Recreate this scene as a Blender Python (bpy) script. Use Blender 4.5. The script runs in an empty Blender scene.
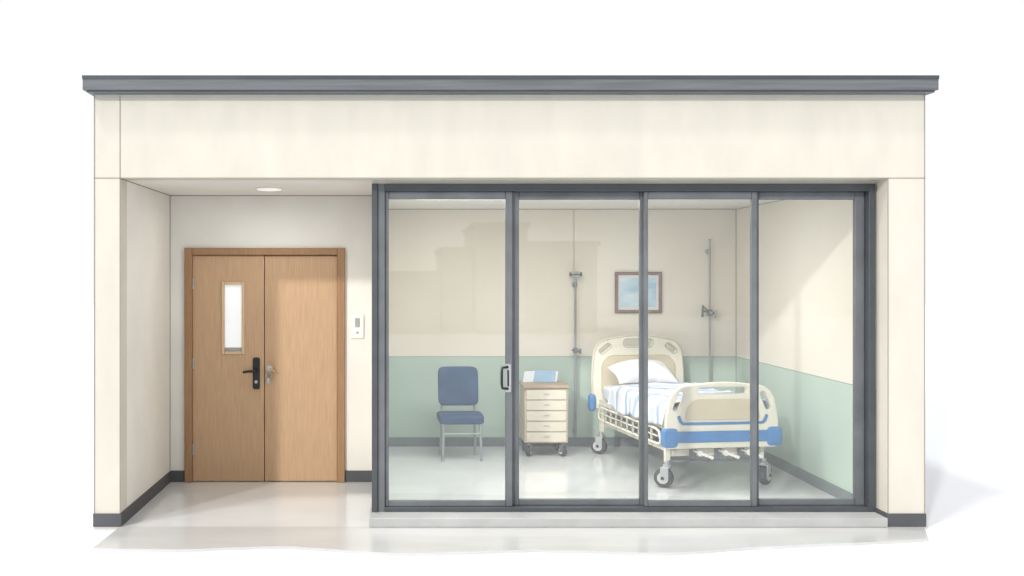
import bpy, bmesh, math, random
from mathutils import Vector, Matrix, noise

scene = bpy.context.scene
scene.view_settings.view_transform = 'Standard'
scene.view_settings.look = 'None'

# ------------------------------------------------------------ materials
def lin(c):
    r = []
    for v in c:
        v /= 255.0
        r.append(v/12.92 if v <= 0.04045 else ((v+0.055)/1.055)**2.4)
    return (r[0], r[1], r[2], 1.0)

def base_mat(name, rough=0.6, metallic=0.0, spec=0.3):
    m = bpy.data.materials.new(name); m.use_nodes = True
    nt = m.node_tree; b = nt.nodes['Principled BSDF']
    b.inputs['Roughness'].default_value = rough
    b.inputs['Metallic'].default_value = metallic
    b.inputs['Specular IOR Level'].default_value = spec
    return m, nt, b

def ink(nt, colsock, target, radius, strength, dark=(60, 52, 46)):
    """ink-like dark outline painted along the hard edges of the object"""
    L = nt.links
    g = nt.nodes.new('ShaderNodeNewGeometry'); bv = nt.nodes.new('ShaderNodeBevel')
    bv.samples = 4; bv.inputs['Radius'].default_value = radius
    d = nt.nodes.new('ShaderNodeVectorMath'); d.operation = 'DOT_PRODUCT'
    L.new(g.outputs['Normal'], d.inputs[0]); L.new(bv.outputs['Normal'], d.inputs[1])
    mr = nt.nodes.new('ShaderNodeMapRange'); mr.inputs['From Min'].default_value = 0.985; mr.inputs['From Max'].default_value = 0.90
    mr.inputs['To Min'].default_value = 0; mr.inputs['To Max'].default_value = strength
    L.new(d.outputs['Value'], mr.inputs['Value'])
    k = nt.nodes.new('ShaderNodeMix'); k.data_type = 'RGBA'
    L.new(mr.outputs['Result'], k.inputs[0]); L.new(colsock, k.inputs[6]); k.inputs[7].default_value = lin(dark)
    L.new(k.outputs[2], target)

def paint(name, col, rough=0.6, var=0.04, scale=2.5, metallic=0.0, spec=0.3, stretch=(1, 1, 1), emis=0.0, edge=0, es=.7):
    m, nt, b = base_mat(name, rough, metallic, spec)
    tc = nt.nodes.new('ShaderNodeTexCoord')
    mp = nt.nodes.new('ShaderNodeMapping'); mp.inputs['Scale'].default_value = stretch
    n = nt.nodes.new('ShaderNodeTexNoise'); n.inputs['Scale'].default_value = scale
    n.inputs['Detail'].default_value = 5
    r = nt.nodes.new('ShaderNodeValToRGB')
    c = lin(col)
    r.color_ramp.elements[0].position = 0.3; r.color_ramp.elements[1].position = 0.7
    r.color_ramp.elements[0].color = tuple([v*(1-var*2) for v in c[:3]]+[1])
    r.color_ramp.elements[1].color = tuple([min(1, v*(1+var)) for v in c[:3]]+[1])
    nt.links.new(tc.outputs['Object'], mp.inputs['Vector'])
    nt.links.new(mp.outputs['Vector'], n.inputs['Vector'])
    nt.links.new(n.outputs['Fac'], r.inputs['Fac'])
    if edge: ink(nt, r.outputs['Color'], b.inputs['Base Color'], edge, es)
    else: nt.links.new(r.outputs['Color'], b.inputs['Base Color'])
    if emis:
        nt.links.new(r.outputs['Color'], b.inputs['Emission Color'])
        b.inputs['Emission Strength'].default_value = emis
    return m

M_facade = paint('facade_plaster', (206, 202, 191), 0.85, 0.03, 1.8, stretch=(2.4, 1, 0.9), spec=0.1)
M_recess = paint('recess_plaster', (228, 226, 220), 0.8, 0.035, 1.4, spec=0.1)
M_ceil = paint('ceiling_paint', (228, 226, 221), 0.8, 0.02, 1.5)
M_line = paint('joint_line', (150, 143, 132), 0.8, 0.05, 8)
M_roof = paint('roof_metal', (104, 108, 112), 0.5, 0.10, 3, stretch=(0.6, 1, 14))
M_rooflip = paint('roof_lip', (70, 74, 79), 0.5, 0.08, 3)
M_frame = paint('window_metal', (104, 108, 112), 0.4, 0.10, 5, spec=0.5, edge=.008, es=.55)
M_framed = paint('window_metal_dark', (72, 76, 81), 0.45, 0.08, 5, spec=0.5)
M_base = paint('baseboard_dark', (84, 86, 90), 0.6, 0.08, 4)
M_base2 = paint('baseboard_room', (116, 126, 126), 0.6, 0.06, 4)
M_sill = paint('sill_stone', (176, 177, 177), 0.5, 0.05, 4)
M_ground = paint('ground_white', (226, 229, 235), 0.9, 0.0, 1, spec=0.0)
M_pave = paint('pavement', (200, 200, 199), 0.2, 0.06, 1.2, spec=0.5, stretch=(0.5, 2, 1))
M_floor = paint('vinyl_floor', (216, 218, 219), 0.10, 0.05, 1.3, spec=0.6, stretch=(0.6, 1.0, 1))
M_cream = paint('bed_cream', (230, 225, 208), 0.4, 0.02, 6, spec=0.4, edge=.014, es=.75)
M_cream2 = paint('bed_beige', (206, 194, 168), 0.45, 0.03, 6, edge=.008, es=.7)
M_blue = paint('bed_blue', (70, 128, 186), 0.4, 0.05, 6, spec=0.4, edge=.012, es=.6)
M_steel = paint('steel', (178, 180, 182), 0.3, 0.05, 8, metallic=0.3, spec=0.6, edge=.006, es=.5)
M_pole = paint('pole_steel', (158, 161, 165), 0.3, 0.05, 8, metallic=0.2, spec=0.6)
M_clamp = paint('clamp_grey', (118, 121, 126), 0.4, 0.08, 8, metallic=0.2, edge=.006, es=.5)
M_dark = paint('rubber_dark', (62, 62, 66), 0.6, 0.05, 8)
M_black = paint('black_plastic', (42, 42, 45), 0.4, 0.05, 8)
M_hub = paint('hub_grey', (192, 192, 190), 0.4, 0.03, 8, edge=.008, es=.7)
M_white = paint('white_plastic', (238, 237, 232), 0.5, 0.015, 6, edge=.006, es=.5)
M_pillow = paint('pillow_cotton', (234, 235, 240), 0.9, 0.02, 5)
M_matt = paint('mattress_cloth', (214, 219, 227), 0.9, 0.03, 6)
M_chair = paint('chair_blue', (58, 82, 112), 0.8, 0.10, 9, spec=0.15, edge=.012, es=.6)
M_cab = paint('cabinet_wood', (192, 178, 156), 0.6, 0.04, 6, edge=.010)
M_drawer = paint('drawer_beige', (210, 202, 186), 0.6, 0.03, 6, edge=.007)
M_cabtop = paint('cabinet_top', (168, 148, 126), 0.5, 0.06, 6, edge=.008)
M_brass = paint('brass', (186, 158, 112), 0.3, 0.05, 8, metallic=0.4)
M_page = paint('page_white', (226, 231, 234), 0.8, 0.02, 6, edge=.005)
M_pageb = paint('page_blue', (150, 182, 208), 0.8, 0.04, 6, edge=.005)
M_pic = paint('picture_frame_wood', (138, 116, 110), 0.5, 0.1, 10, edge=.008)
M_mat_board = paint('mat_board', (226, 224, 220), 0.8, 0.02, 5)
M_frost = paint('frosted_glass', (235, 238, 240), 0.3, 0.02, 3, emis=0.3)  # emission stands in for backlight behind the door pane
M_grey = paint('grey_plastic', (165, 165, 162), 0.5, 0.03, 5)
M_rim = paint('lamp_rim_white', (214, 212, 206), 0.5, 0.03, 5)
M_lampon = paint('lamp_lens', (250, 250, 246), 0.5, 0.0, 1, emis=0.3)
M_opp = paint('opposite_plaster', (158, 158, 156), 0.9, 0.05, 1)

def wood(name, a, bcol, sc=6, edge=.008):
    m, nt, b = base_mat(name, 0.5, 0, 0.3)
    tc = nt.nodes.new('ShaderNodeTexCoord')
    mp = nt.nodes.new('ShaderNodeMapping'); mp.inputs['Scale'].default_value = (16, 16, 0.7)
    n = nt.nodes.new('ShaderNodeTexNoise'); n.inputs['Scale'].default_value = sc
    n.inputs['Detail'].default_value = 6; n.inputs['Distortion'].default_value = 0.3
    r = nt.nodes.new('ShaderNodeValToRGB')
    r.color_ramp.elements[0].position = 0.25; r.color_ramp.elements[1].position = 0.75
    r.color_ramp.elements[0].color = lin(a); r.color_ramp.elements[1].color = lin(bcol)
    nt.links.new(tc.outputs['Object'], mp.inputs['Vector'])
    nt.links.new(mp.outputs['Vector'], n.inputs['Vector'])
    nt.links.new(n.outputs['Fac'], r.inputs['Fac'])
    if edge: ink(nt, r.outputs['Color'], b.inputs['Base Color'], edge, .6, (80, 52, 30))
    else: nt.links.new(r.outputs['Color'], b.inputs['Base Color'])
    return m
M_wood = wood('door_wood', (178, 146, 114), (196, 164, 132), edge=0)
M_woodd = wood('door_frame_wood', (146, 112, 82), (164, 130, 98))
M_woodl = wood('door_lite_trim', (200, 172, 138), (212, 188, 154))

def room_wall():
    """cream wall with green paint below one metre on the faces inside the room"""
    m, nt, b = base_mat('room_wall_paint', 0.75, 0, 0.15)
    L = nt.links
    g = nt.nodes.new('ShaderNodeNewGeometry')
    s = nt.nodes.new('ShaderNodeSeparateXYZ'); L.new(g.outputs['Position'], s.inputs[0])
    def mth(op, a, bb):
        k = nt.nodes.new('ShaderNodeMath'); k.operation = op
        for i, v in enumerate((a, bb)):
            if isinstance(v, (int, float)): k.inputs[i].default_value = v
            else: L.new(v, k.inputs[i])
        return k.outputs[0]
    inside = mth('MULTIPLY', mth('LESS_THAN', s.outputs['X'], 3.85), mth('LESS_THAN', s.outputs['Y'], 3.85))
    inside = mth('MULTIPLY', inside, mth('GREATER_THAN', s.outputs['X'], -0.17))
    low = mth('MULTIPLY', mth('LESS_THAN', s.outputs['Z'], 1.0), inside)
    edge = mth('MULTIPLY', mth('LESS_THAN', s.outputs['Z'], 1.008), inside)
    n = nt.nodes.new('ShaderNodeTexNoise'); n.inputs['Scale'].default_value = 1.4; n.inputs['Detail'].default_value = 5
    L.new(g.outputs['Position'], n.inputs['Vector'])
    def ramp(a, c):
        r = nt.nodes.new('ShaderNodeValToRGB'); L.new(n.outputs['Fac'], r.inputs['Fac'])
        r.color_ramp.elements[0].position = .3; r.color_ramp.elements[1].position = .7
        r.color_ramp.elements[0].color = lin(a); r.color_ramp.elements[1].color = lin(c)
        return r.outputs['Color']
    cr = ramp((228, 221, 208), (234, 228, 216)); gr = ramp((178, 196, 184), (188, 205, 193))
    def mix(f, a, c):
        k = nt.nodes.new('ShaderNodeMix'); k.data_type = 'RGBA'
        L.new(f, k.inputs[0])
        for sk, v in ((k.inputs[6], a), (k.inputs[7], c)):
            if isinstance(v, tuple): sk.default_value = v
            else: L.new(v, sk)
        return k.outputs[2]
    L.new(mix(low, mix(edge, cr, lin((140, 158, 146))), gr), b.inputs['Base Color'])
    return m
M_room = room_wall()

def glass():
    """thin clear glazing: same weak mirror from both faces"""
    m = bpy.data.materials.new('window_glass'); m.use_nodes = True
    nt = m.node_tree; nt.nodes.clear()
    o = nt.nodes.new('ShaderNodeOutputMaterial'); t = nt.nodes.new('ShaderNodeBsdfTransparent')
    t.inputs[0].default_value = (0.99, 0.995, 0.995, 1)
    gl = nt.nodes.new('ShaderNodeBsdfGlossy'); gl.inputs['Roughness'].default_value = 0.02
    f = nt.nodes.new('ShaderNodeLayerWeight'); f.inputs[0].default_value = 0.5
    p = nt.nodes.new('ShaderNodeMath'); p.operation = 'POWER'; p.inputs[1].default_value = 5
    q = nt.nodes.new('ShaderNodeMath'); q.operation = 'MULTIPLY_ADD'; q.inputs[1].default_value = .9; q.inputs[2].default_value = .075
    mx = nt.nodes.new('ShaderNodeMixShader')
    nt.links.new(f.outputs['Facing'], p.inputs[0]); nt.links.new(p.outputs[0], q.inputs[0])
    nt.links.new(q.outputs[0], mx.inputs[0]); nt.links.new(t.outputs[0], mx.inputs[1]); nt.links.new(gl.outputs[0], mx.inputs[2])
    nt.links.new(mx.outputs[0], o.inputs[0])
    return m
M_glass = glass()

def stripes():
    m, nt, b = base_mat('striped_sheet', 0.9, 0, 0.1)
    L = nt.links
    tc = nt.nodes.new('ShaderNodeTexCoord'); s = nt.nodes.new('ShaderNodeSeparateXYZ'); L.new(tc.outputs['Object'], s.inputs[0])
    n = nt.nodes.new('ShaderNodeTexNoise'); n.inputs['Scale'].default_value = 2.5; L.new(tc.outputs['Object'], n.inputs['Vector'])
    def mth(op, a, bb):
        k = nt.nodes.new('ShaderNodeMath'); k.operation = op
        for i, v in enumerate((a, bb)):
            if isinstance(v, (int, float)): k.inputs[i].default_value = v
            else: L.new(v, k.inputs[i])
        return k.outputs[0]
    v = mth('ADD', mth('MULTIPLY', s.outputs['Y'], 1.9), mth('MULTIPLY', n.outputs['Fac'], 0.4))
    v = mth('ADD', v, mth('MULTIPLY', s.outputs['X'], 0.8))
    v = mth('FRACT', v, 0.0)
    r = nt.nodes.new('ShaderNodeValToRGB'); L.new(v, r.inputs['Fac'])
    W = lin((226, 229, 235)); A = lin((166, 182, 206)); B = lin((196, 204, 218)); C = lin((150, 170, 198))
    els = [(0, W), (0.20, W), (0.24, A), (0.35, A), (0.39, W), (0.48, W), (0.52, B), (0.65, B), (0.69, W), (0.76, W), (0.79, C), (0.85, C), (0.88, W)]
    r.color_ramp.elements[0].color = W
    r.color_ramp.elements[1].position = els[1][0]; r.color_ramp.elements[1].color = els[1][1]
    for p, c in els[2:]:
        e = r.color_ramp.elements.new(p); e.color = c
    L.new(r.outputs['Color'], b.inputs['Base Color'])
    return m
M_stripe = stripes()

def art():
    m, nt, b = base_mat('landscape_print', 0.5, 0, 0.3)
    L = nt.links
    tc = nt.nodes.new('ShaderNodeTexCoord')
    mp = nt.nodes.new('ShaderNodeMapping'); mp.inputs['Rotation'].default_value = (0, 0.6, 0); mp.inputs['Scale'].default_value = (2, 2, 6)
    n = nt.nodes.new('ShaderNodeTexNoise'); n.inputs['Scale'].default_value = 1.2; n.inputs['Detail'].default_value = 2
    r = nt.nodes.new('ShaderNodeValToRGB')
    r.color_ramp.elements[0].position = .35; r.color_ramp.elements[0].color = lin((160, 196, 218))
    r.color_ramp.elements[1].position = .65; r.color_ramp.elements[1].color = lin((220, 232, 240))
    L.new(tc.outputs['Object'], mp.inputs[0]); L.new(mp.outputs[0], n.inputs['Vector']); L.new(n.outputs['Fac'], r.inputs['Fac']); L.new(r.outputs['Color'], b.inputs['Base Color'])
    return m
M_art = art()

# ------------------------------------------------------------ mesh helpers
def rounded(pts, rad, seg=6):
    n = len(pts); out = []
    for i in range(n):
        r = rad[i] if isinstance(rad, (list, tuple)) else rad
        p = Vector(pts[i]); a = Vector(pts[i-1]); c = Vector(pts[(i+1) % n])
        if r <= 0: out.append(tuple(p)); continue
        d1 = (a-p); d2 = (c-p)
        r1 = min(r, d1.length*0.49, d2.length*0.49)
        s = p+d1.normalized()*r1; e = p+d2.normalized()*r1
        for k in range(seg+1):
            t = k/seg
            q = s*(1-t)**2+p*2*t*(1-t)+e*t*t
            out.append((q.x, q.y))
    return out

class MB:
    def __init__(self): self.bm = bmesh.new()
    def _mi(self, faces, m):
        for f in faces: f.material_index = m
    def box(self, x0, x1, y0, y1, z0, z1, m=0, mat=None):
        r = bmesh.ops.create_cube(self.bm, size=1)
        M = Matrix.Translation(((x0+x1)/2, (y0+y1)/2, (z0+z1)/2)) @ Matrix.Diagonal((abs(x1-x0), abs(y1-y0), abs(z1-z0), 1))
        if mat is not None: M = mat @ M
        bmesh.ops.transform(self.bm, matrix=M, verts=r['verts'])
        self._mi({f for v in r['verts'] for f in v.link_faces}, m)
        return self
    def tube(self, pts, r, m=0, cyclic=False, seg=10):
        pts = [Vector(p) for p in pts]; n = len(pts)
        rr = r if isinstance(r, (list, tuple)) else [r]*n
        rings = []; up = None
        for i in range(n):
            if cyclic: t = (pts[(i+1) % n]-pts[i-1])
            else: t = pts[min(i+1, n-1)]-pts[max(i-1, 0)]
            t.normalize()
            if up is None:
                up = Vector((0, 0, 1)) if abs(t.z) < 0.9 else Vector((1, 0, 0))
            u = (up-t*up.dot(t))
            if u.length < 1e-4: u = t.orthogonal()
            u.normalize(); up = u; w = t.cross(u)
            rings.append([self.bm.verts.new(pts[i]+(u*math.cos(2*math.pi*k/seg)+w*math.sin(2*math.pi*k/seg))*rr[i]) for k in range(seg)])
        fs = []
        for i in range(n if cyclic else n-1):
            a = rings[i]; b = rings[(i+1) % n]
            for k in range(seg):
                fs.append(self.bm.faces.new((a[k], a[(k+1) % seg], b[(k+1) % seg], b[k])))
        if not cyclic:
            fs.append(self.bm.faces.new(rings[0][::-1])); fs.append(self.bm.faces.new(rings[-1]))
        self._mi(fs, m); return self
    def plate(self, outer, holes, y, th, m=0, bev=0.008):
        """vertical plate in xz plane centred on y"""
        cu = bpy.data.curves.new('tmp', 'CURVE'); cu.dimensions = '2D'; cu.fill_mode = 'BOTH'
        cu.extrude = max(th/2-bev, 0.0005); cu.bevel_depth = bev; cu.bevel_resolution = 2; cu.offset = -bev
        for poly in [outer]+list(holes):
            s = cu.splines.new('POLY'); s.points.add(len(poly)-1)
            for i, p in enumerate(poly): s.points[i].co = (p[0], p[1], 0, 1)
            s.use_cyclic_u = True
        ob = bpy.data.objects.new('tmp', cu); scene.collection.objects.link(ob)
        dg = bpy.context.evaluated_depsgraph_get(); dg.update()
        me = bpy.data.meshes.new_from_object(ob.evaluated_get(dg))
        for v in me.vertices:
            v.co = (v.co.x, y+v.co.z, v.co.y)
        n0 = len(self.bm.faces)
        self.bm.from_mesh(me)
        self.bm.faces.ensure_lookup_table()
        for f in self.bm.faces[n0:]: f.material_index = m
        bpy.data.objects.remove(ob); bpy.data.curves.remove(cu); bpy.data.meshes.remove(me)
        return self
    def done(self, name, mats, parent=None, bevel=0.0, smooth=True, loc=None, recalc=True, bseg=2):
        bm = self.bm
        if recalc: bmesh.ops.recalc_face_normals(bm, faces=bm.faces)
        bm.normal_update()
        for f in bm.faces: f.smooth = smooth
        for e in bm.edges:
            if len(e.link_faces) == 2 and e.calc_face_angle(0) > math.radians(38): e.smooth = False
        me = bpy.data.meshes.new(name); bm.to_mesh(me); bm.free()
        for mt in (mats if isinstance(mats, (list, tuple)) else [mats]): me.materials.append(mt)
        o = bpy.data.objects.new(name, me); scene.collection.objects.link(o)
        if parent: o.parent = parent
        if loc: o.location = loc
        if bevel:
            b = o.modifiers.new('bevel', 'BEVEL'); b.width = bevel; b.segments = bseg; b.limit_method = 'ANGLE'
            b.harden_normals = False
        return o

def root(name, loc, label, cat, rz=0):
    e = bpy.data.objects.new(name, None); scene.collection.objects.link(e)
    e.location = loc; e.rotation_euler = (0, 0, rz); e.empty_display_size = 0.1
    e['label'] = label; e['category'] = cat
    return e
def struct(o, label=None, cat='structure'):
    o['kind'] = 'structure'
    if label: o['label'] = label; o['category'] = cat
    return o
def bx(name, mats, *boxes, **kw):
    b = MB()
    for q in boxes: b.box(*q)
    return b.done(name, mats, **kw)
def cushion(w, d, h, seg=10, p=4.5):
    b = bmesh.new(); bmesh.ops.create_cube(b, size=2); bmesh.ops.subdivide_edges(b, edges=b.edges[:], cuts=seg, use_grid_fill=True)
    for v in b.verts:
        x, y, z = v.co
        n = (abs(x)**p+abs(y)**p+abs(z)**p)**(1/p)
        v.co = (x/n*w/2, y/n*d/2, z/n*h/2)
    return b
def blob(cx, cy, cz, w, d, h, p=4.0, seg=10):
    m = MB(); m.bm.free(); m.bm = cushion(w, d, h, seg, p)
    for v in m.bm.verts: v.co += Vector((cx, cy, cz))
    return m

# ------------------------------------------------------------ setting (metres, facade plane y=0, floor z=0)
HX0, HX1 = -2.336, 4.008
OX0, OX1 = -2.137, 3.725
RB, BB = 1.73, 3.75
CZ = 2.66

struct(bx('wall_front', M_facade, (HX0, OX0, 0, .2, -.02, CZ), (OX1, HX1, 0, .2, -.02, CZ), (HX0, HX1, 0, .2, CZ, 3.296),
          (-.22, OX1, .2, .34, 2.632, CZ)), 'cream plaster front wall around the wide opening', 'wall')
struct(bx('wall_left', M_recess, (HX0, OX0, .2, 3.95, -.02, 3.296)), 'cream plaster side wall of the entrance recess', 'wall')
struct(bx('wall_right', M_room, (3.77, HX1, .2, 3.95, -.02, 3.296)), 'cream wall with pale green lower half beside the bed', 'wall')
struct(bx('wall_back', M_room, (OX0, 3.77, BB, 3.95, -.02, 3.296)), 'cream wall with pale green lower half behind the bed', 'wall')
struct(bx('wall_partition', M_room, (-.214, -.13, .34, BB, -.02, CZ)), 'thin wall between entrance recess and bedroom', 'wall')
struct(bx('wall_recess', M_recess, (OX0, -1.996, RB, RB+.1, 0, CZ), (-.511, -.214, RB, RB+.1, 0, CZ), (-1.996, -.511, RB, RB+.1, 2.17, CZ)),
       'cream plaster wall around the double door', 'wall')
struct(bx('ceiling', M_ceil, (OX0, 3.77, .34, BB, CZ, CZ+.1), (OX0, 3.77, .2, .34, CZ, CZ+.1)), 'plain white plaster ceiling', 'ceiling')
struct(bx('floor', M_floor, (OX0, 3.77, .0, BB, -.02, 0)), 'pale grey glossy vinyl floor', 'floor')

struct(MB().box(-2.36, 4.03, -.1, 4.0, 3.296, 3.392, 0).box(-2.388, 4.05, -.13, 4.03, 3.392, 3.42, 1)
       .box(-2.385, 4.047, -.125, 4.02, 3.312, 3.392, 0).done('roof', [M_roof, M_rooflip]), 'flat roof with grey metal fascia', 'roof')

struct(bx('baseboard_front', M_base, (HX0-.004, OX0+.012, -.012, 0, 0, .10), (OX1-.012, HX1+.004, -.012, 0, 0, .10), (OX1-.012, OX1, 0, .18, 0, .10)), 'dark grey baseboard', 'baseboard')
struct(bx('baseboard_left', M_base, (OX0, OX0+.012, 0, RB, 0, .10)), 'dark grey baseboard', 'baseboard')
struct(bx('baseboard_recess', M_base, (OX0+.012, -1.996, RB-.012, RB, 0, .105), (-.511, -.23, RB-.012, RB, 0, .105)), 'dark grey baseboard', 'baseboard')
struct(bx('baseboard_partition', M_base, (-.226, -.214, .34, RB, 0, .105)), 'dark grey baseboard', 'baseboard')
struct(bx('baseboard_back', M_base2, (-.13, 3.758, BB-.012, BB, 0, .10)), 'grey green baseboard under the green wall', 'baseboard')
struct(bx('baseboard_right', M_base2, (3.758, 3.77, .34, BB, 0, .10)), 'grey green baseboard under the green wall', 'baseboard')

t = .003
struct(bx('trim_1', M_line, (OX0-t, OX0+t, -.003, 0, .1, 3.29), (OX1-t, OX1+t, -.003, 0, .1, CZ), (HX0, HX0+.007, -.003, 0, .1, 3.29), (HX1-.007, HX1, -.003, 0, .1, 3.29),
          (OX0, HX1, -.003, 0, CZ-t, CZ+t), (HX0, OX0, -.003, 0, CZ-t, CZ+t)), 'thin joint line in the plaster', 'trim')
struct(bx('trim_2', M_line, (OX0, OX0+.006, RB-.004, RB, .1, CZ), (OX0, -.214, RB-.004, RB, CZ-.007, CZ), (OX0, OX0+.005, .0, RB, CZ-.006, CZ)), 'thin joint line at the recess corners', 'trim')
struct(bx('trim_3', M_line, (3.764, 3.77, BB-.005, BB, .1, CZ), (-.13, 3.77, BB-.005, BB, CZ-.006, CZ), (3.765, 3.77, .34, BB, CZ-.005, CZ), (1.948, 1.952, BB-.004, BB, 1.98, CZ)), 'thin joint line at the room corners', 'trim')

struct(bx('trim_4', M_sill, (-.235, OX1-.013, -.03, .34, 0, .07), bevel=.006), 'pale stone sill below the sliding glass', 'sill')

g = MB(); g.box(-45, 45, -40, 60, -.06, -.02); struct(g.done('ground', M_ground), 'plain white ground around the building', 'ground')
random.seed(4)
bm = MB()
front = []
N = 60
for i in range(N+1):
    x = -2.16+(3.85+2.16)*i/N
    y = -.62-.04*math.sin(i*.35)-.015*random.random()-.09*min(1, max(0, (i-14)/6))*min(1, max(0, (46-i)/6))
    y *= min(1, .55+(N-i)/12*.45)
    front.append((x, y))
top = [bm.bm.verts.new((x, y, 0)) for x, y in front]+[bm.bm.verts.new((4.0, 0, 0)), bm.bm.verts.new((-2.137, 0, 0))]
bm.bm.faces.new(top)
r = bmesh.ops.extrude_face_region(bm.bm, geom=list(bm.bm.faces))
for v in [q for q in r['geom'] if isinstance(q, bmesh.types.BMVert)]: v.co.z = -.02
struct(bm.done('pavement', M_pave, smooth=False), 'pale grey glossy pavement strip before the building', 'pavement')

# plain houses across the street (they show only as soft reflections in the glass)
def house(x0, x1, y0, y1, h):
    b = MB().box(x0, x1, y0, y1, -.02, h).box(x0-.1, x1+.1, y0-.1, y1+.1, h, h+.15)
    struct(b.done('building', [M_opp]), 'plain flat roofed house across the street', 'building')
house(-9, 1.3, -32, -26, 1.9)
house(1.4, 2.4, -32, -26.5, 2.7)
house(2.5, 4.2, -32, -26, 3.5)
house(4.3, 6.6, -32, -26.5, 2.9)

# ------------------------------------------------------------ sliding glass front
win = bx('window_1', [M_framed, M_frame], (-.22, -.175, .17, .34, .07, 2.632), (-.175, -.118, .19, .34, .07, 2.632, 1), (3.662, 3.712, .18, .34, .07, 2.632),
         (-.118, 3.662, .18, .34, 2.575, 2.632), (-.118, 3.662, .18, .34, .07, .105, 0), bevel=.003)
struct(win, 'grey metal framed sliding glass front', 'window')
panels = [(-.118, .882, .03, .055, .235), (.884, 1.925, .055, .034, .285), (1.915, 2.80, .03, .045, .235), (2.79, 3.662, .04, .075, .285)]
for i, (x0, x1, a, b, y) in enumerate(panels):
    y0, y1 = y-.022, y+.022
    p = bx('sliding_panel', M_frame, (x0, x0+a, y0, y1, .105, 2.575), (x1-b, x1, y0, y1, .105, 2.575), (x0+a, x1-b, y0, y1, 2.515, 2.575), (x0+a, x1-b, y0, y1, .105, .15), parent=win, bevel=.004)
    bx('glass_pane', M_glass, (x0+a-.005, x1-b+.005, y-.002, y+.002, .146, 2.519), parent=p)
    if i == 0:
        h = MB().plate(rounded([(.822, 1.0), (.872, 1.0), (.872, 1.225), (.822, 1.225)], .012), [], y0-.005, .010, 1, .003)
        h.tube([(.845, y0-.01, 1.03), (.800, y0-.03, 1.035), (.795, y0-.035, 1.07), (.795, y0-.035, 1.16), (.800, y0-.03, 1.195), (.845, y0-.01, 1.20)], .010, 0)
        h.box(.840, .852, y0-.018, y0-.01, 1.05, 1.175, 0)
        ho = h.done('handle', [M_black, M_steel], parent=p); ho['label'] = 'black pull handle on a silver plate'

# ------------------------------------------------------------ double door
y = RB
door = bx('door_1', M_woodd, (-1.996, -1.925, y-.035, y+.09, 0, 2.17), (-.582, -.511, y-.035, y+.09, 0, 2.17), (-1.925, -.582, y-.035, y+.09, 2.105, 2.17), bevel=.005)
struct(door, 'light oak double door with narrow glazed slot', 'door')
wx0, wx1, wz0, wz1 = -1.643, -1.452, 1.196, 1.846
lx0, lx1 = -1.923, -1.262
l1 = bx('door_leaf', M_wood, (lx0, wx0, y, y+.045, .008, 2.10), (wx1, lx1, y, y+.045, .008, 2.10), (wx0, wx1, y, y+.045, .008, wz0), (wx0, wx1, y, y+.045, wz1, 2.10), parent=door)
l2 = bx('door_leaf', M_wood, (-1.255, -.584, y, y+.045, .008, 2.10), parent=door, bevel=.003)
bx('window_trim', M_woodl, (wx0-.012, wx0+.016, y-.01, y, wz0-.012, wz1+.012), (wx1-.016, wx1+.012, y-.01, y, wz0-.012, wz1+.012),
   (wx0+.016, wx1-.016, y-.01, y, wz0-.012, wz0+.016), (wx0+.016, wx1-.016, y-.01, y, wz1-.016, wz1+.012), parent=l1, bevel=.002)
pn = MB().box(wx0, wx1, y+.015, y+.02, wz0, wz1, 0).box(wx0, wx1, y+.008, y+.015, wz0, wz0+.05, 1)
o = pn.done('glass_pane', [M_frost, M_grey], parent=l1); o['label'] = 'frosted glass slot'
h = MB().plate(rounded([(-1.365, .86), (-1.300, .86), (-1.300, 1.155), (-1.365, 1.155)], .025), [], y-.008, .016, 0, .004)
h.tube([(-1.333, y-.01, 1.03), (-1.333, y-.055, 1.03), (-1.35, y-.06, 1.032), (-1.40, y-.06, 1.030), (-1.45, y-.058, 1.022)], [.014, .014, .013, .012, .011])
h.tube([(-1.333, y-.016, .93), (-1.333, y-.026, .93)], .015, 1)
o = h.done('handle', [M_black, M_steel], parent=l1); o['label'] = 'black lever handle on a long plate'
h = MB().tube([(-1.205, y, 1.055), (-1.205, y-.012, 1.055)], .045, 0, seg=20).tube([(-1.205, y-.01, 1.055), (-1.205, y-.04, 1.055), (-1.205, y-.046, 1.055)], [.020, .030, .018], 1, seg=16)
h.tube([(-1.205, y-.035, 1.055), (-1.17, y-.04, 1.035), (-1.15, y-.04, 1.02)], [.014, .012, .010], 0)
h.tube([(-1.215+.026*math.cos(a), y-.02, .99+.028*math.sin(a)) for a in [k*math.pi/6 for k in range(12)]], .006, 1, cyclic=True, seg=6)
h.box(-1.232, -1.206, y-.024, y-.018, .915, .965, 1)
o = h.done('door_lock', [M_brass, M_steel], parent=l2); o['label'] = 'brass lock with hanging keys'
for z in (1.84, 1.1, .3):
    MB().tube([(-1.918, y-.012, z-.05), (-1.918, y-.012, z+.05)], .008).done('hinge', M_steel, parent=l1)

sw = root('light_switch', (-.395, RB, 1.446), 'white wall switch plate beside the wooden door', 'light switch')
MB().plate(rounded([(-.058, -.112), (.058, -.112), (.058, .112), (-.058, .112)], .012), [], -.009, .018, 0, .004).done('switch_plate', M_white, parent=sw)
MB().box(-.022, .022, -.024, -.018, -.01, .075).box(-.012, .012, -.024, -.018, -.07, -.05).done('rocker', M_grey, parent=sw, bevel=.003)

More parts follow.
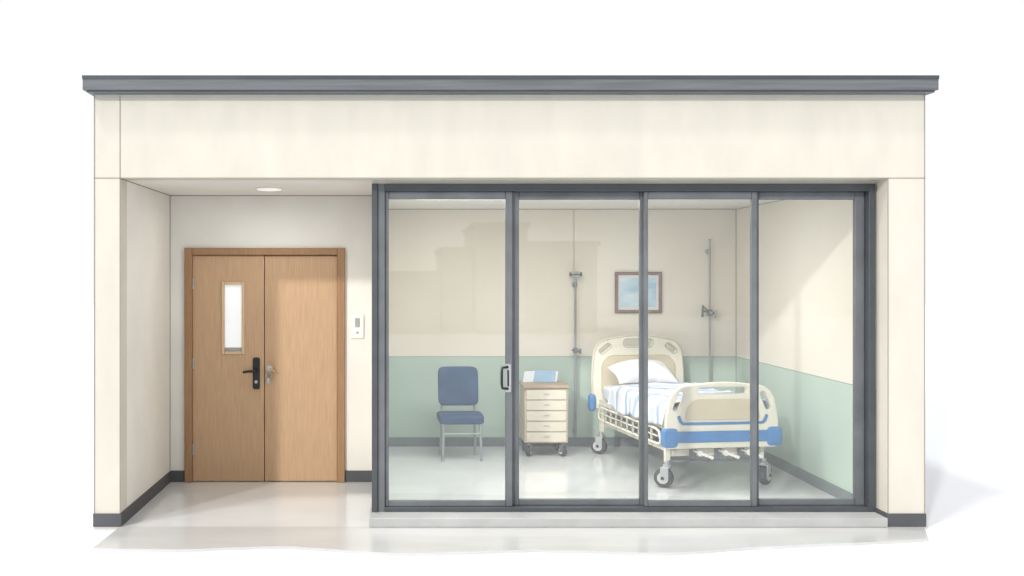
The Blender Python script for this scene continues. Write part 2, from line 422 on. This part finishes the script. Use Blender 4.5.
cl = root('ceiling_lamp', (-1.114, .93, CZ), 'round flat white ceiling lamp in the entrance recess', 'lamp')
MB().tube([(0, 0, 0), (0, 0, -.006), (0, 0, -.010)], [.122, .122, .114], seg=32).done('lamp_rim', M_rim, parent=cl)
MB().tube([(0, 0, -.010), (0, 0, -.016), (0, 0, -.021), (0, 0, -.023)], [.106, .100, .07, .02], seg=32).done('lamp_shade', M_lampon, parent=cl)

LX = (.62, 1.85)  # glowing panels added out of view to brighten the bedroom
for lx in LX:
    cp = root('added_fill_panel', (lx, 1.5, CZ), 'flat white panel added unseen above the bedroom as fill light', 'lamp')
    MB().box(-.50, .50, -.40, .40, -.03, 0).done('fill_panel_housing', M_white, parent=cp, bevel=.004)
    MB().box(-.46, .46, -.36, .36, -.034, -.03).done('lamp_lens', M_lampon, parent=cp)
    cp['group'] = 'added fill light panels'

# ------------------------------------------------------------ framed picture
pc = root('framed_picture', (2.668, BB, 1.494), 'small brown framed blue landscape picture on cream wall', 'picture')
W2, H = .262, .46
MB().plate(rounded([(-W2, 0), (W2, 0), (W2, H), (-W2, H)], .004), [[(-W2+.035, .035), (W2-.035, .035), (W2-.035, H-.035), (-W2+.035, H-.035)][::-1]], -.016, .032, 0, .006).done('picture_frame', M_pic, parent=pc)
MB().plate([(-W2+.03, .03), (W2-.03, .03), (W2-.03, H-.03), (-W2+.03, H-.03)], [[(-W2+.06, .065), (W2-.06, .065), (W2-.06, H-.065), (-W2+.06, H-.065)][::-1]], -.012, .006, 0, .001).done('mat_board', M_mat_board, parent=pc)
MB().box(-W2+.05, W2-.05, -.008, -.002, .05, H-.05).done('picture_print', M_art, parent=pc)

# ------------------------------------------------------------ wall mounted drip poles
def drip_pole(x, ztop, zb, clamps, label):
    r = root('drip_pole', (x, BB-.075, 0), label, 'medical pole')
    MB().tube([(0, 0, zb), (0, 0, ztop)], .0125, seg=12).tube([(0, 0, ztop), (0, 0, ztop+.02)], .017).done('pole', M_pole, parent=r)
    for z in (zb+.05, ztop-.12):
        MB().tube([(0, 0, z), (0, .075, z)], .012).tube([(0, .065, z), (0, .075, z)], .03, seg=16).done('wall_bracket', M_steel, parent=r)
    for z, kind in clamps:
        c = MB()
        if kind == 0:
            c.box(-.04, .04, -.035, .02, z-.03, z+.04, 1)
            c.tube([(-.060, -.01, z), (.060, -.01, z)], .010, 0).tube([(-.06, -.01, z-.012), (-.06, -.01, z+.03)], .010).tube([(.06, -.01, z-.012), (.06, -.01, z+.03)], .010)
            c.tube([(-.028, -.036, z+.005), (.028, -.036, z+.005)], .006)
        elif kind == 1:
            c.box(-.022, .022, -.026, .026, z-.03, z+.03)
            c.tube([(0, 0, z), (.045, -.02, z-.01)], .013).tube([(.05, -.02, z-.035), (.05, -.02, z+.02)], .013).tube([(0, -.01, z), (-.045, -.02, z+.005)], .010)
        else:
            c.box(-.024, .024, -.03, .026, z-.035, z+.035)
            c.tube([(-.075, -.01, z+.02), (.06, -.01, z-.01)], .011).tube([(-.078, -.01, z+.085), (-.085, -.01, z-.05)], .013).tube([(.06, -.01, z+.03), (.06, -.01, z-.045)], .018, 1).tube([(-.08, -.02, z+.07), (-.035, -.04, z+.03)], .009)
            c.tube([(.06, -.01, z-.045), (.06, -.01, z-.06)], .009).tube([(0, -.04, z), (0, -.06, z)], .016, 1)
        c.done('clamp', [M_clamp, M_steel], parent=r, bevel=.003)
    return r
drip_pole(1.955, 1.93, .12, [(1.92, 0), (1.08, 1)], 'slim steel drip pole on the wall beside the cabinet')
drip_pole(3.45, 2.30, .5, [(1.50, 2)], 'tall steel drip pole on the wall behind the bed')

# ------------------------------------------------------------ chair
ch = root('visitor_chair', (.63, 3.0, 0), 'blue upholstered chair with thin steel legs', 'chair', math.radians(3))
m = MB(); m.bm.free(); m.bm = cushion(.47, .43, .085, p=8)
for v in m.bm.verts:
    v.co.z += .43-.03*(v.co.y < -.12)*(-.12-v.co.y)/.1*.5
m.done('seat', M_chair, parent=ch)
m = MB(); m.bm.free(); m.bm = cushion(.43, .05, .41, p=8)
for v in m.bm.verts:
    v.co.y += .205+(-.4*v.co.x**2)+ (v.co.z)*.16 ; v.co.z += .735
m.done('backrest', M_chair, parent=ch)
LR = .0145
for sx in (-1, 1):
    MB().tube([(sx*.19, -.18, .40), (sx*.195, -.19, .2), (sx*.20, -.195, .012), (sx*.20, -.195, 0)], [LR, LR, LR, .016]).done('leg', M_pole, parent=ch)
    MB().tube([(sx*.17, .185+.02, .60), (sx*.175, .18, .5), (sx*.178, .175, .42), (sx*.18, .19, .2), (sx*.185, .215, .012), (sx*.185, .215, 0)], [LR]*5+[.016]).done('leg', M_pole, parent=ch)
MB().tube([(-.19, -.18, .385), (.19, -.18, .385)], .011).tube([(-.176, .18, .385), (.176, .18, .385)], .011).tube([(-.19, -.18, .385), (-.176, .18, .385)], .011).tube([(.19, -.18, .385), (.176, .18, .385)], .011)\
    .tube([(-.195, -.19, .28), (.195, -.19, .28)], .009).done('seat_frame', M_pole, parent=ch)

# ------------------------------------------------------------ casters
def caster(parent, x, y, r, ztop, ang=0.3, legmat=M_steel, stem=.012):
    R = Matrix.Translation((x, y, 0)) @ Matrix.Rotation(ang, 4, 'Z')
    f = MB()
    w = r*.42
    f.tube([(0, 0, r*2.25), (0, 0, ztop)], stem, seg=12)
    f.tube([(0, 0, r*2.1), (0, 0, r*2.4)], r*.42, seg=14)
    for s in (-1, 1):
        f.box(s*w*1.15-r*.06, s*w*1.15+r*.06, -r*.3, r*.55, r*.85, r*2.15)
    f.box(-w*1.2, w*1.2, -r*.4, r*.35, r*2.05, r*2.2)
    f.tube([(-w*1.4, r*.3, r), (w*1.4, r*.3, r)], r*.13)
    bmesh.ops.transform(f.bm, matrix=R, verts=f.bm.verts)
    fo = f.done('caster', legmat, parent=parent, bevel=r*.04)
    q = MB(); c = r*.3
    q.tube([(-w, c, r), (-w*.8, c, r), (-w*.4, c, r), (w*.4, c, r), (w*.8, c, r), (w, c, r)], [r*.75, r*.93, r, r, r*.93, r*.75], 0, seg=28)
    q.tube([(-w*1.06, c, r), (w*1.06, c, r)], r*.60, 1, seg=20)
    q.tube([(-w*1.5, c, r), (w*1.5, c, r)], r*.18, 0, seg=12)
    bmesh.ops.transform(q.bm, matrix=R, verts=q.bm.verts)
    q.done('wheel', [M_dark, M_hub], parent=fo); return fo

# ------------------------------------------------------------ bedside cabinet
cb = root('bedside_cabinet', (1.545, 3.28, 0), 'beige five drawer bedside cabinet with wood frame on casters', 'cabinet')
MB().box(-.230, .230, -.215, .225, .145, .725).done('body', M_cab, parent=cb, bevel=.006)
MB().box(-.244, .244, -.24, .23, .725, .757).done('cabinet_top', M_cabtop, parent=cb, bevel=.006)
z = .158
for i in range(5):
    hgt = .110
    d = MB().box(-.211, .211, -.228, -.215, z, z+hgt-.007).done('drawer', M_drawer, parent=cb, bevel=.002)
    MB().tube([(-.028, -.228, z+.06), (-.028, -.237, z+.06), (.028, -.237, z+.06), (.028, -.228, z+.06)], .003, seg=8).done('handle', M_steel, parent=d)
    z += hgt+.002
for sx in (-1, 1):
    for sy in (-1, 1):
        caster(cb, sx*.185, sy*.17-.02, .057, .145, .5*sx, M_clamp, .012)

fd = root('open_folder', (1.5, 3.36, .759), 'open paper folder with pale blue page on the cabinet', 'folder')
def leaf(x0, x1, ya, yb, mt, nm, h):
    b = MB()
    lean = .05; tk = .005
    vs = []
    for (x, yy) in ((x0, ya), (x1, yb)):
        for (dz, dy) in ((0, 0), (h, lean)):
            for k in (0, tk): vs.append(b.bm.verts.new((x+dy*.5, yy+dy+k, dz)))
    a0, a1, a2, a3, b0, b1, b2, b3 = vs
    for f in ((a0, b0, b2, a2), (a1, a3, b3, b1), (a0, a1, b1, b0), (a2, b2, b3, a3), (a0, a2, a3, a1), (b0, b1, b3, b2)): b.bm.faces.new(f)
    return b.done(nm, mt, parent=fd)
leaf(-.175, -.05, -.03, .03, M_page, 'cover', .115)
leaf(-.05, .16, .03, -.03, M_pageb, 'page', .122)
leaf(-.05, .20, .040, .01, M_page, 'page', .110)
MB().tube([(-.05, .036, .006), (-.025, .086, .118)], .005, seg=8).done('spine', M_grey, parent=fd)

# ------------------------------------------------------------ hospital bed (local: foot at -y)
BR = math.radians(8.0)
bed = root('hospital_bed', (2.74, 2.45, 0), 'cream hospital bed with blue bumpers on casters', 'bed', BR)
yh = 1.02
out = rounded([(-.51, .46), (.51, .46), (.53, .80), (.495, 1.20), (0, 1.29), (-.495, 1.20), (-.53, .80)], [.03, .03, .1, .15, .5, .15, .1], 8)
def slot(cx, cz, w, h, a=0, r=None):
    p = rounded([(-w/2, -h/2), (w/2, -h/2), (w/2, h/2), (-w/2, h/2)], r or h*.49, 6)
    return [(cx+x*math.cos(a)-z*math.sin(a), cz+x*math.sin(a)+z*math.cos(a)) for x, z in p][::-1]
MB().plate(out, [slot(0, 1.178, .32, .075), slot(-.375, 1.12, .13, .045, .65), slot(.375, 1.12, .13, .045, -.65)], yh, .05, 0, .010).done('headboard', M_cream, parent=bed)
MB().plate(rounded([(-.42, .62), (.42, .62), (.42, .96), (.33, 1.05), (-.33, 1.05), (-.42, .96)], .05), [], yh-.028, .012, 0, .004).done('headboard_panel', M_cream2, parent=bed)
for s in (-1, 1):
    blob(s*.520, yh-.005, .535, .080, .10, .19, 3.2).done('bumper', M_blue, parent=bed)
yf = -1.05
out = rounded([(-.52, .37), (.52, .37), (.535, .62), (.475, .915), (0, .975), (-.475, .915), (-.535, .62)], [.03, .03, .08, .14, .5, .14, .08], 8)
MB().plate(out, [slot(0, .885, .46, .06), slot(-.41, .79, .18, .055, 1.15), slot(.41, .79, .18, .055, -1.15)], yf, .05, 0, .010).done('footboard', M_cream, parent=bed)
panel = rounded([(-.355, .625), (.355, .625), (.335, .74), (.27, .81), (-.27, .81), (-.335, .74)], [.03, .03, .06, .06, .06, .06])
MB().plate(panel, [], yf-.028, .012, 0, .004).done('footboard_panel', M_cream2, parent=bed)
band = rounded([(-.40, .582), (.40, .582), (.43, .66), (.405, .67), (.38, .605), (-.38, .605), (-.405, .67), (-.43, .66)], [.05, .05, .012, .01, .02, .02, .01, .012])
MB().plate(band, [], yf-.030, .014, 0, .003).done('footboard_stripe', M_blue, parent=bed)
for s in (-1, 1):
    blob(s*.492, yf-.003, .468, .145, .085, .175, 4.5).done('bumper', M_blue, parent=bed)
MB().plate(rounded([(-.46, .425), (.46, .425), (.46, .525), (-.46, .525)], .02), [], yf-.031, .018, 0, .006).done('bumper_strip', M_blue, parent=bed)
m = MB(); m.bm.free(); m.bm = cushion(.93, 1.98, .16, 14, 9)
for v in m.bm.verts: v.co.z += .655
m.done('mattress', M_matt, parent=bed)
f = MB()
for s in (-1, 1):
    f.box(s*.43-.02, s*.43+.02, -1.02, 1.0, .51, .57)
    f.box(s*.40-.018, s*.40+.018, -.95, .95, .30, .34)
for yy in (-1.0, -.5, 0, .5, .98):
    f.box(-.43, .43, yy-.02, yy+.02, .51, .56)
for yy in (-.9, .9):
    f.box(-.47, .47, yy-.025, yy+.025, .28, .345)
for s in (-1, 1):
    for yy in (-.9, .9):
        f.box(s*.45-.022, s*.45+.022, yy-.028, yy+.028, .215, .51)
f.done('bed_frame', M_cream, parent=bed, bevel=.004)
f = MB()
for s in (-1, 1):
    f.tube([(s*.38, -.88, .33), (s*.38, -.35, .52)], .018).tube([(s*.38, .88, .33), (s*.38, .35, .52)], .018)
    f.tube([(s*.38, -.35, .33), (s*.38, .05, .52)], .014).tube([(s*.38, .35, .33), (s*.38, -.05, .52)], .014)
    f.tube([(s*.36, -.9, .41), (s*.36, .9, .41)], .014)
for yy in (-.35, .35): f.tube([(-.40, yy, .32), (.40, yy, .32)], .016)
f.box(-.09, .09, -.45, .15, .38, .46).tube([(0, -1.0, .41), (0, -.4, .41)], .016).tube([(0, .1, .41), (0, .7, .52)], .018)
f.tube([(-.45, -.93, .235), (.45, -.93, .235)], .013)
for xx in (-.22, .02, .24): f.box(xx-.03, xx+.03, -.95, -.92, .25, .38)
f.done('lift_mechanism', M_clamp, parent=bed, bevel=.003)
MB().box(-.36, .36, -.96, .92, .564, .576).done('bed_deck', M_grey, parent=bed)
for s in (-1, 1):
    X = s*.495
    g = MB()
    loop = [(X, -.84, .385), (X, -.86, .42), (X, -.82, .495), (X, -.74, .51), (X, .74, .51), (X, .82, .495), (X, .86, .42), (X, .84, .385), (X, .76, .375), (X, -.76, .375)]
    g.tube(loop, .012, cyclic=True)
    g.tube([(X, -.80, .445), (X, .80, .445)], .008)
    for k in range(9):
        yy = -.64+k*.16
        g.box(X-.007, X+.007, yy-.010, yy+.010, .375, .51)
    for yy in (-.5, 0, .5):
        g.tube([(X, yy, .38), (s*.44, yy, .33), (s*.42, yy, .33)], .009)
    g.done('side_guard', M_cream, parent=bed)
for xx in (-.22, .02, .24):
    MB().tube([(xx, -.88, .33), (xx, -1.12, .33)], .011).tube([(xx, -1.12, .33), (xx+.07, -1.13, .305)], .012).tube([(xx+.07, -1.12, .305), (xx+.07, -1.19, .305)], [.012, .016]).tube([(xx, -1.09, .33), (xx, -1.11, .33)], .026, seg=16).done('crank', M_white, parent=bed)
for sx in (-1, 1):
    for sy in (-1, 1):
        caster(bed, sx*.465, sy*.9-.03, .088, .24, .9 if sx < 0 else -.9, M_steel, .022)

def drape():
    b = bmesh.new(); NU, NV = 60, 110
    hw = .50; top = .765; rad = .065
    L0, L1 = -.965, .50
    rows = []
    for j in range(NV+1):
        v = j/NV; y = L0+(L1-L0)*v
        hang = .17+.02*math.sin(y*9)+.012*math.sin(y*23+1)
        total = 2*hang+2*(hw-rad)+math.pi*rad
        row = []
        for i in range(NU+1):
            s = total*i/NU
            if s < hang: x = -hw; z = top-rad-(hang-s); k = (hang-s)/hang
            elif s < hang+math.pi*rad/2:
                a = (s-hang)/rad; x = -hw+rad-rad*math.cos(a); z = top-rad+rad*math.sin(a); k = 0
            elif s < hang+math.pi*rad/2+2*(hw-rad): x = -hw+rad+(s-hang-math.pi*rad/2); z = top; k = 0
            elif s < hang+math.pi*rad+2*(hw-rad):
                a = (s-hang-math.pi*rad/2-2*(hw-rad))/rad; x = hw-rad+rad*math.sin(a); z = top-rad+rad*math.cos(a); k = 0
            else: q = s-(total-hang); x = hw; z = top-rad-q; k = q/hang
            sg = -1 if x < 0 else 1
            x += sg*k*(.014+.016*math.sin(y*17+sg))
            z += (1-k)*(.034*noise.noise(Vector((x*3.0+y*1.5, y*5.0, .3)))+.018*noise.noise(Vector((x*8+y*5, y*11, 2))))+.014
            row.append(b.verts.new((x, y, z)))
        rows.append(row)
    for j in range(NV):
        for i in range(NU): b.faces.new((rows[j][i], rows[j][i+1], rows[j+1][i+1], rows[j+1][i]))
    return b
m = MB(); m.bm.free(); m.bm = drape()
sh = m.done('bed_sheet', M_stripe, parent=bed)
so = sh.modifiers.new('solid', 'SOLIDIFY'); so.thickness = .012; so.offset = -1
sh['label'] = 'white bed sheet with blue stripes'

def pillow():
    b = bmesh.new(); N = 26; W, D, T = .33, .20, .15
    vt, vb = {}, {}
    for i in range(N+1):
        for j in range(N+1):
            u = -1+2*i/N; v = -1+2*j/N
            px = W*u*(1-.09*(1-abs(v)**2)*abs(u)**3*1.0); py = D*v*(1-.12*(1-abs(u)**2)*abs(v)**3)
            th = T*(max(0, 1-abs(u)**2.6)**.55)*(max(0, 1-abs(v)**2.6)**.55)
            th += .010*noise.noise(Vector((u*3, v*3, 1)))*(th/T)+.006*math.sin(u*7+v*4)*(th/T)
            edge = i in (0, N) or j in (0, N)
            a = b.verts.new((px, py, th)); vt[i, j] = a
            vb[i, j] = a if edge else b.verts.new((px, py, -th*.28))
    for i in range(N):
        for j in range(N):
            b.faces.new((vt[i, j], vt[i+1, j], vt[i+1, j+1], vt[i, j+1]))
            b.faces.new((vb[i, j], vb[i, j+1], vb[i+1, j+1], vb[i+1, j]))
    return b
m = MB(); m.bm.free(); m.bm = pillow()
pl = m.done('pillow', M_pillow)
pl['label'] = 'soft white pillow at the head of the bed'; pl['category'] = 'pillow'
off = Matrix.Rotation(BR, 4, 'Z') @ Vector((-.05, .735, 0))
pl.location = (2.74+off.x, 2.45+off.y, .855); pl.rotation_euler = (math.radians(20), 0, BR)

# ------------------------------------------------------------ light
w = bpy.data.worlds.new('world'); scene.world = w; w.use_nodes = True
w.node_tree.nodes['Background'].inputs[0].default_value = (1, 1, 1, 1)
w.node_tree.nodes['Background'].inputs[1].default_value = 1.0
def sun(name, d, e, ang, col=(1, .97, .92)):
    l = bpy.data.lights.new(name, 'SUN'); l.energy = e; l.angle = math.radians(ang); l.color = col
    o = bpy.data.objects.new(name, l); scene.collection.objects.link(o)
    o.rotation_euler = Vector(d).to_track_quat('-Z', 'Y').to_euler(); o.location = (-3, -4, 6)
sun('sun', (1.03, 1.0, -2.5), 1.1, 6, (1, .99, .97))
sun('added_low_sun', (.58, 1.0, -.46), 1.8, 2.5, (1, .975, .925))  # second sun, added for the diagonal light on right wall and door
def area(name, loc, sx, sy, e, rot=(0, 0, 0), col=(1, .99, .965)):
    l = bpy.data.lights.new(name, 'AREA'); l.shape = 'RECTANGLE'; l.size = sx; l.size_y = sy; l.energy = e; l.color = col
    o = bpy.data.objects.new(name, l); scene.collection.objects.link(o); o.location = loc; o.rotation_euler = rot
for lx in LX: area('room_fill', (lx, 1.5, 2.62), .9, .7, 36)  # fill light added beneath the unseen panels
area('recess_lamp', (-1.114, .93, 2.6), .18, .18, 7)

# ------------------------------------------------------------ camera
cd = bpy.data.cameras.new('camera'); cam = bpy.data.objects.new('camera', cd); scene.collection.objects.link(cam)
cam.location = (0, -8, 1.92); cam.rotation_euler = (math.radians(90), 0, 0)
cd.sensor_width = 36; cd.lens = 36*1048/1024
cd.shift_x = 112/1024; cd.shift_y = -13/1024
cd.clip_end = 200
scene.camera = cam
